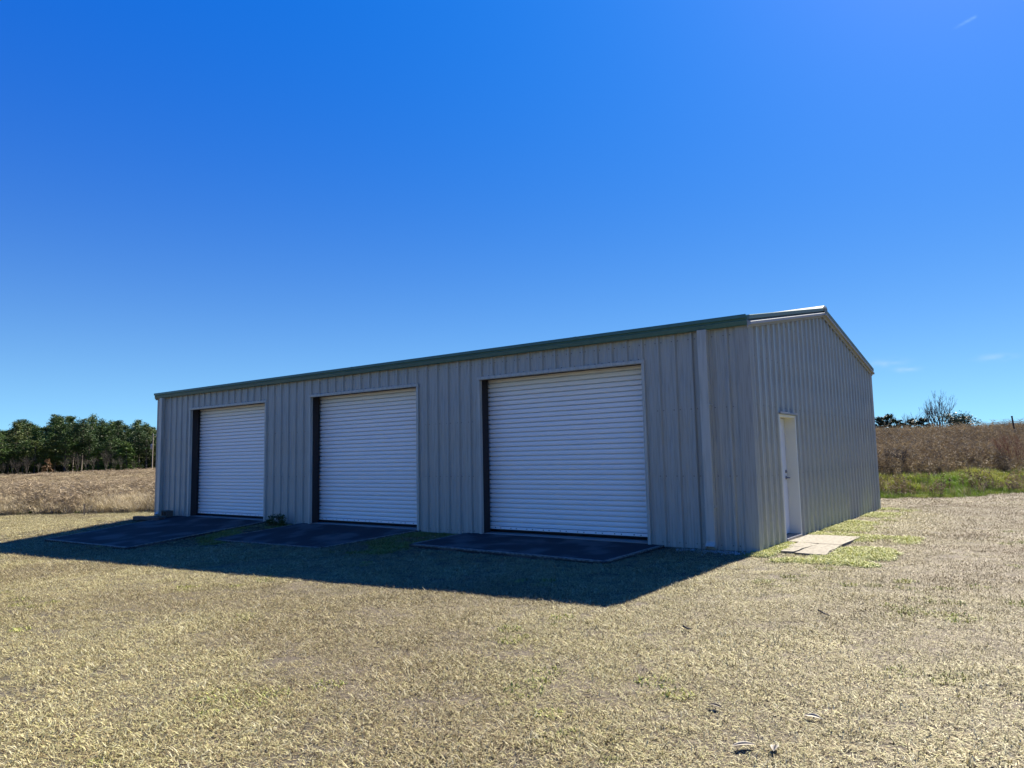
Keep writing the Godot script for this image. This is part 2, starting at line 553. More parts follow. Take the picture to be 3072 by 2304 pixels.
func make_bay(b: Node3D, x0: float, x1: float, top: float) -> void:
	# folded trim round the opening
	box_part("door_trim", Vector3(x0 - 0.055, top - 0.012, -0.03), Vector3(x1 + 0.055, top + 0.05, 0.054), M.trim, b)
	box_part("door_trim", Vector3(x0 - 0.050, BASE + 0.01, -0.03), Vector3(x0 + 0.006, top - 0.0145, 0.051), M.trim, b)
	box_part("door_trim", Vector3(x1 - 0.006, BASE + 0.01, -0.03), Vector3(x1 + 0.050, top - 0.0145, 0.051), M.trim, b)
	# primed steel jambs and header behind the trim
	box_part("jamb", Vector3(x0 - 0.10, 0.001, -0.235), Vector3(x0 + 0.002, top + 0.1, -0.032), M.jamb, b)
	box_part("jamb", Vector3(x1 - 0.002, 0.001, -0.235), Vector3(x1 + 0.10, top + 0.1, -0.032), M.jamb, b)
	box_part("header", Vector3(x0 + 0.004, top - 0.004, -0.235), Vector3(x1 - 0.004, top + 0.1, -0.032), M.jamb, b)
	var door := Node3D.new()
	door.name = "roller_door"
	b.add_child(door, true)
	door.position = Vector3((x0 + x1) * 0.5, 0.0, -0.29)
	var half := (x1 - x0) * 0.5 + 0.05
	# one corrugation of the curtain
	var step := 0.0931
	var st := tool_new()
	var prof := [[0.0, -0.060], [0.0075, -0.060], [0.0085, -0.007], [0.013, 0.0005], [0.045, 0.004], [0.080, 0.001], [0.0846, -0.007], [0.0856, -0.060], [0.0931, -0.060]]
	for i in prof.size() - 1:
		quad(st, Vector3(-half, prof[i][0], prof[i][1]), Vector3(half, prof[i][0], prof[i][1]), Vector3(half, prof[i + 1][0], prof[i + 1][1]), Vector3(-half, prof[i + 1][0], prof[i + 1][1]))
	quad(st, Vector3(-half, 0, -0.060), Vector3(half, 0, -0.060), Vector3(half, 0, -0.066), Vector3(-half, 0, -0.066))
	quad(st, Vector3(-half, step, -0.060), Vector3(half, step, -0.060), Vector3(half, step, -0.066), Vector3(-half, step, -0.066))
	quad(st, Vector3(-half, 0, -0.066), Vector3(half, 0, -0.066), Vector3(half, step, -0.066), Vector3(-half, step, -0.066))
	var slat := done(st)
	var y := 0.115
	while y < top + 0.02:
		var s := part("slat", slat, M.slat, door)
		s.position = Vector3(rng.randf_range(-0.006, 0.006), y, rng.randf_range(-0.0012, 0.0012))
		s.rotation.x = rng.randf_range(-0.012, 0.012)
		y += step
	box_part("bottom_bar", Vector3(-half, 0.062, -0.016), Vector3(half, 0.1145, 0.008), M.slat, door, 0.003)
	box_part("bottom_seal", Vector3(-half, 0.036, -0.012), Vector3(half, 0.0615, 0.002), M.rubber, door, 0.003)
	st = tool_new()
	var n := 19
	for i in n:
		var x := lerpf(-half + 0.12, half - 0.12, i / float(n - 1)) + (0.03 if i % 2 == 0 else -0.03)
		bevel_box(st, Vector3(x - 0.009, 0.078, 0.007), Vector3(x + 0.009, 0.096, 0.016), 0.003)
	tag(part("bolts", done(st), M.screw, door), "", "", "", "stuff")

func make_walk_door(b: Node3D) -> void:
	var z0: float = -walk[1]
	var z1: float = -walk[0]
	var top: float = walk[2]
	var door := Node3D.new()
	door.name = "walk_door"
	b.add_child(door, true)
	# deep cream frame, a sheltering drip cap, leaf set back in it
	box_part("drip_cap", Vector3(-0.02, top - 0.012, z0 - 0.05), Vector3(0.072, top + 0.026, z1 + 0.05), M.pale_trim, door, 0.006)
	box_part("frame", Vector3(-0.185, -0.03, z1 - 0.004), Vector3(0.038, top - 0.014, z1 + 0.042), M.frame_cream, door, 0.004)
	box_part("frame", Vector3(-0.185, -0.03, z0 - 0.042), Vector3(0.038, top - 0.014, z0 + 0.004), M.frame_cream, door, 0.004)
	box_part("frame", Vector3(-0.185, top - 0.055, z0 + 0.005), Vector3(0.030, top - 0.013, z1 - 0.005), M.frame_cream, door, 0.004)
	box_part("threshold", Vector3(-0.20, -0.03, z0 + 0.005), Vector3(0.05, 0.022, z1 - 0.005), M.steel, door, 0.006)
	var leaf := box_part("leaf", Vector3(-0.20, 0.032, z0 + 0.009), Vector3(-0.158, top - 0.059, z1 - 0.009), M.leaf_door, door, 0.004)
	leaf.set_meta("label", "white steel door leaf set back in its frame")
	# lever handle with rose, and a lock above it
	var st := tool_new(false)
	var hz := z0 + 0.085
	tube(st, [Vector3(-0.158, 1.02, hz), Vector3(-0.146, 1.02, hz)], [0.034, 0.031], 16)
	tube(st, [Vector3(-0.146, 1.02, hz), Vector3(-0.098, 1.02, hz)], [0.013, 0.012], 10)
	tube(st, [Vector3(-0.098, 1.02, hz - 0.012), Vector3(-0.092, 1.021, hz + 0.05), Vector3(-0.098, 1.018, hz + 0.125)], [0.012, 0.011, 0.009], 8)
	part("handle", done(st), M.steel, door)
	st = tool_new(false)
	tube(st, [Vector3(-0.158, 1.13, hz), Vector3(-0.138, 1.13, hz)], [0.030, 0.027], 16)
	part("lock", done(st), M.steel, door)

func make_screws(b: Node3D) -> void:
	var st := tool_new()
	for y in [0.03, 1.12, 2.22, 3.38]:
		for k in range(0, 61):
			for s in [-0.055, 0.055]:
				var x: float = -0.33 - 0.3 * k + s
				if x < -LEN + 0.2: continue
				var blocked := false
				for o in bays:
					if x > o[0] - 0.07 and x < o[1] + 0.07 and y < o[2]: blocked = true
				if (x > -0.80 and x < -0.6) or x < -17.7: blocked = true
				if blocked: continue
				bevel_box(st, Vector3(x - 0.009, y - 0.009, -0.001), Vector3(x + 0.009, y + 0.009, 0.008), 0.004)
	for o in bays:
		for k in 25:
			var x := lerpf(o[0], o[1], (k + 0.5) / 25.0)
			bevel_box(st, Vector3(x - 0.009, o[2] + 0.056, 0.001), Vector3(x + 0.009, o[2] + 0.074, 0.014), 0.004)
	for y in [0.03, 1.10, 2.25, 3.05, 3.75]:
		for k in 30:
			for s in [0.055]:
				var z: float = -0.36 - 0.305 * k + s
				if z < -DEP + 0.12 or y > roof_y(z) - 0.2: continue
				if -z > walk[0] - 0.06 and -z < walk[1] + 0.06 and y < walk[2] + 0.05: continue
				var out := 0.024 if s < 0 else 0.0
				bevel_box(st, Vector3(out, y - 0.006, z - 0.006), Vector3(out + 0.006, y + 0.006, z + 0.006), 0.003)
	tag(part("screws", done(st), M.screw, b), "", "", "", "stuff")


# ---------------------------------------------------------------- slabs, blocks and small things round the building
func slab_mesh(c: Array, thick: float, nx := 10, nz := 6, wob := 0.004) -> ArrayMesh:
	# c: four corners far-left, far-right, near-right, near-left of the top
	var st := tool_new(false)
	var g := []
	for j in nz + 1:
		var row := []
		for i in nx + 1:
			var fa: Vector3 = (c[0] as Vector3).lerp(c[1], i / float(nx))
			var ne: Vector3 = (c[3] as Vector3).lerp(c[2], i / float(nx))
			var p := fa.lerp(ne, j / float(nz))
			p.y += wob * bumps.get_noise_2d(p.x * 9.0, p.z * 9.0)
			if i == 0 or i == nx or j == nz:
				p.x += 0.02 * bumps.get_noise_2d(p.x * 13.0, p.z * 13.0)
				p.z += 0.02 * bumps.get_noise_2d(p.z * 13.0, p.x * 13.0)
			row.append(p)
		g.append(row)
	for j in nz:
		for i in nx: quad(st, g[j][i], g[j][i + 1], g[j + 1][i + 1], g[j + 1][i])
	st.set_smooth_group(1)
	var rim := []
	for i in nx + 1: rim.append(g[0][i])
	for j in range(1, nz + 1): rim.append(g[j][nx])
	for i in range(nx - 1, -1, -1): rim.append(g[nz][i])
	for j in range(nz - 1, 0, -1): rim.append(g[j][0])
	for k in rim.size():
		var a: Vector3 = rim[k]
		var d: Vector3 = rim[(k + 1) % rim.size()]
		quad(st, a, d, d - Vector3(0, thick, 0), a - Vector3(0, thick, 0))
	return done(st)

var pads := []   # outlines of slabs on the ground, kept free of grass

func make_slabs() -> void:
	var labels := ["dark stained apron slab at the roller door farthest from the walk door", "dark stained apron slab at the middle roller door", "blotchy dark apron slab at the roller door nearest the walk door"]
	var corners := [
		[Vector3(-16.9, -0.002, -0.011), Vector3(-12.55, -0.012, -0.011), Vector3(-12.5, -0.295, 3.56), Vector3(-16.8, -0.33, 3.53)],
		[Vector3(-11.1, -0.004, -0.011), Vector3(-7.15, -0.012, -0.011), Vector3(-7.9, -0.205, 2.05), Vector3(-11.95, -0.25, 1.96)],
		[Vector3(-5.85, -0.006, -0.011), Vector3(-1.55, -0.022, -0.011), Vector3(-1.58, -0.052, 2.0), Vector3(-5.99, -0.085, 1.53)]]
	for k in 3:
		var c: Array = corners[k]
		var a := thing("door_apron", labels[k], "apron", Vector3.ZERO, "aprons in front of the roller doors")
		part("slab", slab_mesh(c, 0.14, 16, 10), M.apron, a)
		# a pale worn rim along the three free sides
		var mid: Vector3 = (c[0] + c[1] + c[2] + c[3]) * 0.25
		for e in [[0, 3], [3, 2], [2, 1]]:
			var p: Vector3 = c[e[0]] + Vector3(0, 0.006, 0)
			var q: Vector3 = c[e[1]] + Vector3(0, 0.006, 0)
			var dir := (q - p).normalized()
			var inn := Vector3(dir.z, 0, -dir.x)
			if inn.dot(mid - p) < 0.0: inn = -inn
			var w := 0.10 if e[0] == 3 else 0.06
			part("rim", slab_mesh([p + dir * 0.09 + inn * w, q - dir * 0.09 + inn * w, q - dir * 0.09 - inn * 0.01, p + dir * 0.09 - inn * 0.01], 0.02, 24, 1, 0.002), M.apron_edge, a)
		var poly := PackedVector2Array()
		for p in c: poly.append(Vector2(p.x, p.z))
		pads.append(poly)
	# stepping slabs outside the walk door
	var st_lab := ["large concrete slab lying right below the walk door", "small square concrete slab beside the wall in the middle row of the step", "concrete slab on the lawn side in the middle row of the step", "small concrete slab beside the wall in the row nearest the building corner", "concrete slab on the lawn side in the row nearest the building corner"]
	var quads := [
		[Vector2(0.06, -2.60), Vector2(0.95, -2.62), Vector2(0.93, -1.26), Vector2(0.05, -1.38)],
		[Vector2(0.24, -1.35), Vector2(0.55, -1.29), Vector2(0.53, -0.70), Vector2(0.22, -0.80)],
		[Vector2(0.57, -1.285), Vector2(0.93, -1.23), Vector2(0.94, -0.63), Vector2(0.545, -0.68)],
		[Vector2(0.26, -0.77), Vector2(0.52, -0.67), Vector2(0.50, -0.10), Vector2(0.30, -0.13)],
		[Vector2(0.545, -0.655), Vector2(0.935, -0.60), Vector2(0.97, 0.0), Vector2(0.525, -0.07)]]
	for k in 5:
		var c := []
		var poly := PackedVector2Array()
		for p in quads[k]:
			c.append(Vector3(p.x, -0.018 + 0.006 * rng.randf_range(-1, 1), p.y))
			poly.append(p)
		pads.append(poly)
		tag(part("stepping_stone", slab_mesh([c[0], c[1], c[2], c[3]], 0.07, 6, 6, 0.006), M.paver, self), st_lab[k], "stepping stone", "slabs outside the walk door")
	# hollow concrete block by the far downspout
	var blk := thing("concrete_block", "hollow concrete block lying against the wall beside the far downspout", "block", Vector3(-16.98, 0.0, 0.29))
	var st := tool_new()
	bevel_box(st, Vector3(-0.20, 0.0, -0.095), Vector3(0.20, 0.032, 0.095), 0.005)
	bevel_box(st, Vector3(-0.20, 0.148, -0.095), Vector3(0.20, 0.18, 0.095), 0.005)
	for x in [-0.2, -0.016, 0.168]: bevel_box(st, Vector3(x, 0.0325, -0.095), Vector3(x + 0.032, 0.1475, 0.095), 0.004)
	part("shell", done(st), M.block, blk)
	blk.position.y = -0.02
	blk.rotation.y = -0.15
	tag(box_part("timber", Vector3(-0.60, 0.0, -0.09), Vector3(0.60, 0.11, 0.09), M.timber, self, 0.012), "dark weathered timber lying at the outer corner of the far apron", "timber")
	var tb: Node3D = get_node("timber")
	tb.position = Vector3(-17.2, -0.10, 0.72)
	tb.rotation.y = 0.12
	# short survey stake at the far edge of the lawn
	var sp := on_ground(252, 1549)
	var sk := thing("wooden_stake", "short thin wooden stake standing alone in the mown lawn", "stake", sp)
	st = tool_new()
	var a := []
	var c := []
	for p in [[-0.022, -0.022], [0.022, -0.022], [0.022, 0.022], [-0.022, 0.022]]:
		a.append(Vector3(p[0], -0.05, p[1])); c.append(Vector3(p[0] + 0.015, 0.56, p[1]))
	sweep(st, a, c)
	part("shaft", done(st), M.stake, sk)
	# steel fence post on the bank
	var fp := at_range(3050, 52.0)
	var po := thing("fence_post", "dark leaning steel fence post at the top of the weedy bank", "post", fp)
	st = tool_new()
	tube(st, [Vector3(0, -0.2, 0), Vector3(-0.16, 1.62, 0)], [0.045, 0.045], 8)
	part("shaft", done(st), M.post, po)
	st = tool_new()
	bevel_box(st, Vector3(-0.21, 1.60, -0.05), Vector3(-0.11, 1.66, 0.05), 0.01)
	part("cap", done(st), M.post, po)
	# utility pole by the wood
	var up := at_range(459.5, 176.0)
	var ut := thing("utility_pole", "slender wooden utility pole carrying a grey transformer can before the pine wood", "pole", up)
	st = tool_new(false)
	tube(st, [Vector3(0, -0.3, 0), Vector3(0, 8.0, 0)], [0.11, 0.08], 10)
	part("shaft", done(st), M.pole, ut)
	st = tool_new(false)
	tube(st, [Vector3(-0.40, 4.6, 0), Vector3(-0.40, 4.68, 0), Vector3(-0.40, 5.6, 0), Vector3(-0.40, 5.72, 0)], [0.22, 0.27, 0.27, 0.16], 14)
	part("transformer", done(st), M.can, ut)
	st = tool_new()
	bevel_box(st, Vector3(-0.9, 7.3, -0.05), Vector3(0.9, 7.42, 0.05), 0.01)
	part("cross_arm", done(st), M.pole, ut)
	# pale pebbles under the near downspout
	st = tool_new()
	for i in 420:
		var x := rng.randf_range(-1.25, 0.0)
		var z := 0.05 + absf(rng.randfn(0.0, 0.16))
		if x > -0.12 and z < 0.05: continue
		var r := rng.randf_range(0.010, 0.026)
		var col := Color(0.25, 0.24, 0.22).lerp(Color(0.45, 0.44, 0.42), rng.randf())
		st.set_color(col)
		var o := Vector3(x, lawn_y(x, z) + r * 0.3, z)
		var ax := [Vector3(r * rng.randf_range(0.8, 1.3), 0, r * 0.2), Vector3(0, r * 0.6, 0), Vector3(-r * 0.2, 0, r)]
		for sx in [-1, 1]:
			for sy in [-1, 1]:
				for sz in [-1, 1]: tri(st, o + ax[0] * sx, o + ax[1] * sy, o + ax[2] * sz)
	tag(part("pebbles", done(st), M.gravel, self), "pale pebbles strewn along the wall under the near downspout", "pebbles", "", "stuff")
	# sticks and dead leaves on the lawn
	for s in [[2455, 1843, 2490, 1860, 0.007, "thin dark fallen stick on the lawn beyond the stepping slabs"], [2050, 1893, 2075, 1900, 0.008, "short dark twig on the lawn right of the shadow tip"]]:
		var p0 := on_ground(s[0], s[1])
		var p1 := on_ground(s[2], s[3])
		st = tool_new(false)
		var mid := (p0 + p1) * 0.5 + Vector3(0.01, 0.03, 0.012)
		tube(st, [Vector3(0, 0.035, 0), mid - p0, p1 - p0 + Vector3(0, 0.035, 0)], [s[4], s[4] * 0.9, s[4] * 0.5], 6)
		var tw := part("fallen_stick", done(st), M.dark_bark, self)
		tag(tw, s[5], "stick")
		tw.position = p0
	for s in [[2143, 2135, 0.055, "dark", "dark brown dead leaf lying on the lawn"], [2232, 2258, 0.07, "pale", "large pale dead leaf curled on the lawn"], [2325, 2265, 0.05, "pale", "small pale dead leaf near the large one"], [2440, 2165, 0.06, "pale", "pale dead leaf lying among green weeds"]]:
		var p := on_ground(s[0], s[1])
		st = tool_new(false)
		var r: float = s[2]
		for i in 8:
			var t0 := i / 8.0
			var t1 := (i + 1) / 8.0
			var w0 := r * 0.42 * sin(PI * pow(t0, 0.8))
			var w1 := r * 0.42 * sin(PI * pow(t1, 0.8))
			var y0 := 0.008 * sin(t0 * 3.0)
			var y1 := 0.008 * sin(t1 * 3.0)
			var q0 := Vector3((t0 - 0.5) * 2.0 * r, y0, 0)
			var q1 := Vector3((t1 - 0.5) * 2.0 * r, y1, 0)
			quad(st, q0, q1, q1 + Vector3(0, 0.15 * w1, w1), q0 + Vector3(0, 0.15 * w0, w0))
			quad(st, q0, q1, q1 + Vector3(0, 0.15 * w1, -w1), q0 + Vector3(0, 0.15 * w0, -w0))
		var lf := part("dead_leaf", done(st), plain(lin(0.03, 0.022, 0.018) if s[3] == "dark" else lin(0.22, 0.20, 0.165), 0.8), self)
		tag(lf, s[4], "leaf")
		lf.position = p + Vector3(0, 0.022, 0)
		lf.rotation = Vector3(0.06, 0.5 + s[0] * 0.01, 0.03)


# ---------------------------------------------------------------- grass and weeds
func blade(st: SurfaceTool, root: Vector3, way: float, lean: float, length: float, width: float, c: Color, segs := 3) -> void:
	var dir := Vector3(cos(way), 0, sin(way))
	var side := Vector3(-dir.z, 0, dir.x) * width * 0.5
	var p := root
	var el := PI * 0.5 - lean * 0.35
	var last_l := p - side
	var last_r := p + side
	st.set_color(c)
	for i in segs:
		var t := (i + 1) / float(segs)
		p += (dir * cos(el) + Vector3.UP * sin(el)) * length / segs
		el -= lean * 1.3 / segs
		var w := 1.0 - pow(t, 2.0)
		if i == segs - 1:
			tri(st, last_l, last_r, p)
		else:
			quad(st, last_l, last_r, p + side * w, p - side * w)
			last_l = p - side * w
			last_r = p + side * w

func straw(st: SurfaceTool, root: Vector3, way: float, rise: float, length: float, width: float, c: Color) -> void:
	var dir := Vector3(cos(way) * cos(rise), sin(rise), sin(way) * cos(rise))
	var side := Vector3(-sin(way), 0, cos(way)) * width * 0.5
	var mid := root + dir * length * 0.55
	var bend := Vector3(rng.randfn(0, 0.22), rng.randfn(-0.25, 0.2), rng.randfn(0, 0.22))
	var tip := mid + (dir + bend) * length * 0.5
	tip.y = maxf(tip.y, 0.004)
	st.set_color(c)
	quad(st, root - side, root + side, mid + side * 0.85, mid - side * 0.85)
	tri(st, mid - side * 0.85, mid + side * 0.85, tip)

func straw_mat(n: int, spread: float, len0: float, len1: float, width: float, cols: Array) -> ArrayMesh:
	var st := tool_new()
	for i in n:
		var a := rng.randf() * TAU
		var r := spread * sqrt(rng.randf())
		var c: Color = cols[rng.randi() % cols.size()]
		var k := rng.randf_range(0.75, 1.25)
		straw(st, Vector3(cos(a) * r, rng.randf_range(0.0, 0.012), sin(a) * r), rng.randf() * TAU, absf(rng.randfn(0.22, 0.34)), rng.randf_range(len0, len1), width * rng.randf_range(0.7, 1.25), Color(c.r * k, c.g * k, c.b * k))
	return done(st)

func grass_tuft(n: int, spread: float, len0: float, len1: float, width: float, lean0: float, lean1: float, cols: Array) -> ArrayMesh:
	var st := tool_new()
	for i in n:
		var a := rng.randf() * TAU
		var r := spread * sqrt(rng.randf())
		var c: Color = cols[rng.randi() % cols.size()]
		var k := rng.randf_range(0.8, 1.2)
		blade(st, Vector3(cos(a) * r, 0, sin(a) * r), rng.randf() * TAU, rng.randf_range(lean0, lean1), rng.randf_range(len0, len1), width * rng.randf_range(0.7, 1.25), Color(c.r * k, c.g * k, c.b * k))
	return done(st)

# dead upright weed: stems with side twigs
func dead_weed(stems: int, height: float, spread: float, twigs: int, width: float) -> ArrayMesh:
	var st := tool_new()
	for i in stems:
		var a := rng.randf() * TAU
		var r := spread * sqrt(rng.randf())
		var root := Vector3(cos(a) * r, -0.03, sin(a) * r)
		var h := height * rng.randf_range(0.55, 1.1)
		var tip := root + Vector3(rng.randfn(0, 0.16) * h, h, rng.randfn(0, 0.16) * h)
		var k := rng.randf_range(0.6, 1.3)
		st.set_color(Color(k, k, k))
		var side := Vector3(cos(a + 1.0), 0, sin(a + 1.0)) * width * 0.5
		var mid := (root + tip) * 0.5 + Vector3(rng.randfn(0, 0.03), 0, rng.randfn(0, 0.03))
		quad(st, root - side, root + side, mid + side * 0.8, mid - side * 0.8)
		tri(st, mid - side * 0.8, mid + side * 0.8, tip)
		for t in twigs:
			var f := rng.randf_range(0.3, 0.98)
			var o := root.lerp(mid, f * 2.0) if f < 0.5 else mid.lerp(tip, f * 2.0 - 1.0)
			var w := rng.randf() * TAU
			var l := h * rng.randf_range(0.08, 0.26)
			var e := o + Vector3(cos(w) * l, l * rng.randf_range(-0.3, 0.9), sin(w) * l)
			var kk := rng.randf_range(0.55, 1.45)
			st.set_color(Color(kk, kk * 0.97, kk * 0.92))
			var sd := Vector3(rng.randf_range(-1, 1), rng.randf_range(-1, 1), rng.randf_range(-1, 1)).normalized() * width * rng.randf_range(0.6, 1.5)
			tri(st, o - sd, o + sd, e)
	return done(st)

func in_pad(x: float, z: float) -> bool:
	if x < 0.03 and x > -LEN - 0.03 and z < 0.035 and z > -DEP - 0.03: return true
	if x < -17.2 or z > 3.7 or x > 1.1: return false
	for p in pads:
		if Geometry2D.is_point_in_polygon(Vector2(x, z), p): return true
	return false

class Scatter:
	var buf := PackedFloat32Array()
	var n := 0
	func put(at: Vector3, turn: float, size: Vector3, c: Color) -> void:
		var co := cos(turn)
		var si := sin(turn)
		buf.append_array([co * size.x, 0.0, si * size.z, at.x, 0.0, size.y, 0.0, at.y, -si * size.x, 0.0, co * size.z, at.z, c.r, c.g, c.b, 1.0])
		n += 1

func plant(s: Scatter, called: String, mesh: Mesh, mat: Material, label: String, category: String) -> void:
	if s.n == 0: return
	var mm := MultiMesh.new()
	mm.transform_format = MultiMesh.TRANSFORM_3D
	mm.use_colors = true
	mm.mesh = mesh
	mm.instance_count = s.n
	mm.buffer = s.buf
	var o := MultiMeshInstance3D.new()
	o.name = numbered(called)
	o.multimesh = mm
	o.material_override = mat
	add_child(o, true)
	tag(o, label, category, "", "stuff")

func make_lawn() -> void:
	var tones := [Color(1.0, 0.95, 0.76), Color(0.95, 0.89, 0.68), Color(1.12, 1.07, 0.90), Color(0.66, 0.56, 0.40), Color(0.72, 0.72, 0.46), Color(0.22, 0.17, 0.12), Color(0.26, 0.20, 0.14), Color(0.46, 0.38, 0.28), Color(0.62, 0.55, 0.42)]
	var kinds := 5
	var meshes := []
	var piles := []
	for i in kinds:
		meshes.append(straw_mat(60, 0.115, 0.018, 0.050, 0.0038, tones))
		piles.append(Scatter.new())
	var green_mesh := [grass_tuft(40, 0.11, 0.03, 0.07, 0.011, 0.5, 1.9, [Color(1, 1, 1), Color(0.8, 0.9, 0.7), Color(1.1, 1.05, 0.9)]), grass_tuft(46, 0.13, 0.02, 0.06, 0.013, 0.9, 2.2, [Color(1, 1, 1), Color(0.75, 0.85, 0.7), Color(1.15, 1.1, 0.9)])]
	var greens := [Scatter.new(), Scatter.new()]
	# cells of lawn; how thickly each is sown depends on how closely it can be seen
	var x := -50.0
	while x < 13.0:
		var z := -24.0
		while z < 10.6:
			var cx := x + 0.5
			var cz := z + 0.5
			var far := Vector2(cx - CAM.x, cz - CAM.z).length()
			var an := rad_to_deg(atan2(cx - CAM.x, CAM.z - cz))
			if an > -80.0 and an < 14.0 and not (cx < -0.6 and cx > -LEN + 0.6 and cz < -0.6 and cz > -DEP + 0.6):
				var rate := 300.0 if far < 9.0 else (240.0 if far < 15.0 else (170.0 if far < 24.0 else 90.0))
				var hidden: bool = cx < -1.0 and cz < -1.5 and an > -60.0 and an < -12.0
				if hidden: rate = 25.0
				var grow := 1.0 if far < 14.0 else (1.25 if far < 24.0 else 1.6)
				var near_edge: bool = cx < -28.0 or cz < -11.5
				for k in int(rate):
					var px := x + rng.randf()
					var pz := z + rng.randf()
					if in_pad(px, pz): continue
					var d := edge_dist(px, pz) if near_edge else -1.0
					if d > 0.4: continue
					var y := ground_y(px, pz, d)
					var n1 := patches.get_noise_2d(px * 4.0, pz * 4.0)
					var n2 := patches.get_noise_2d(px * 14.0 + 300.0, pz * 14.0)
					var n3 := patches.get_noise_2d(px * 7.0 - 500.0, pz * 7.0 + 90.0)
					# bare and thin spots
					if bumps.get_noise_2d(px * 60.0, pz * 60.0) < -0.12 and rng.randf() < 0.85: continue
					var c := Color(0.74, 0.715, 0.485)
					c = c.lerp(Color(0.53, 0.485, 0.34), clampf(n1 * 2.0 + 0.2, 0.0, 0.8))
					c = c.lerp(Color(0.62, 0.60, 0.36), clampf(n3 * 1.8 - 0.25, 0.0, 0.5))
					# browner turf beside the gable, yellower straw out on the open left
					var brown := smoothstep(0.8, 2.6, px) * smoothstep(5.0, 0.0, pz) + smoothstep(-8.5, -11.5, pz) * smoothstep(-6.0, -2.0, px)
					c = c.lerp(Color(0.37, 0.30, 0.21), clampf(brown, 0.0, 1.0) * (0.72 + 0.5 * n2))
					var v := rng.randf_range(0.72, 1.2)
					var size := grow * rng.randf_range(0.7, 1.3) * (1.0 + 0.35 * n2)
					piles[rng.randi() % kinds].put(Vector3(px, y - 0.004, pz), rng.randf() * TAU, Vector3(size, size * rng.randf_range(0.7, 1.2), size), Color(c.r * v, c.g * v, c.b * v))
					# low green weeds
					var g := clampf((n3 - 0.22) * 2.5, 0.0, 0.5) * (0.25 + 0.75 * clampf(n2 * 2.0, 0.0, 1.0)) * (1.0 if far < 16.0 else 0.3)
					if rng.randf() < g * 0.16:
						var gs := rng.randf_range(0.5, 1.1)
						greens[rng.randi() % 2].put(Vector3(px, y, pz), rng.randf() * TAU, Vector3(gs, gs, gs), Color(0.52, 0.54, 0.17) * rng.randf_range(0.7, 1.15))
			z += 1.0
		x += 1.0
	# yellow-green weeds along the gable wall and round the stepping slabs
	for i in 9000:
		var px := 0.06 + absf(rng.randfn(0.0, 0.30))
		var pz := rng.randf_range(-DEP - 0.3, 0.6)
		if i % 3 != 1:
			px = rng.randf_range(0.05, 1.75)
			pz = rng.randf_range(-3.4, 0.75)
		if in_pad(px, pz) or patches.get_noise_2d(px * 16.0, pz * 16.0) < -0.10 + 0.25 * smoothstep(0.7, 1.7, px): continue
		var gs := rng.randf_range(0.6, 1.5)
		greens[rng.randi() % 2].put(Vector3(px, lawn_y(px, pz), pz), rng.randf() * TAU, Vector3(gs, gs * 0.9, gs), Color(0.66, 0.70, 0.20).lerp(Color(0.78, 0.76, 0.36), rng.randf()) * rng.randf_range(0.7, 1.1))
	# greener turf in the damp strips between the aprons
	for i in 2600:
		var px := rng.randf_range(-12.7, -5.9)
		var pz := rng.randf_range(0.05, 2.3)
		if px < -7.3 and px > -11.2: continue
		if in_pad(px, pz) or patches.get_noise_2d(px * 12.0, pz * 12.0) < -0.15: continue
		var gs := rng.randf_range(0.6, 1.3)
		greens[rng.randi() % 2].put(Vector3(px, lawn_y(px, pz), pz), rng.randf() * TAU, Vector3(gs, gs, gs), Color(0.40, 0.42, 0.13) * rng.randf_range(0.7, 1.15))
	for i in kinds: plant(piles[i], "lawn_grass", meshes[i], M.grass, "short dormant straw-coloured lawn grass around the metal building", "grass")
	for i in 2: plant(greens[i], "low_weeds", green_mesh[i], M.grass, "low yellow-green weeds along the gable wall and in lawn patches", "weeds")

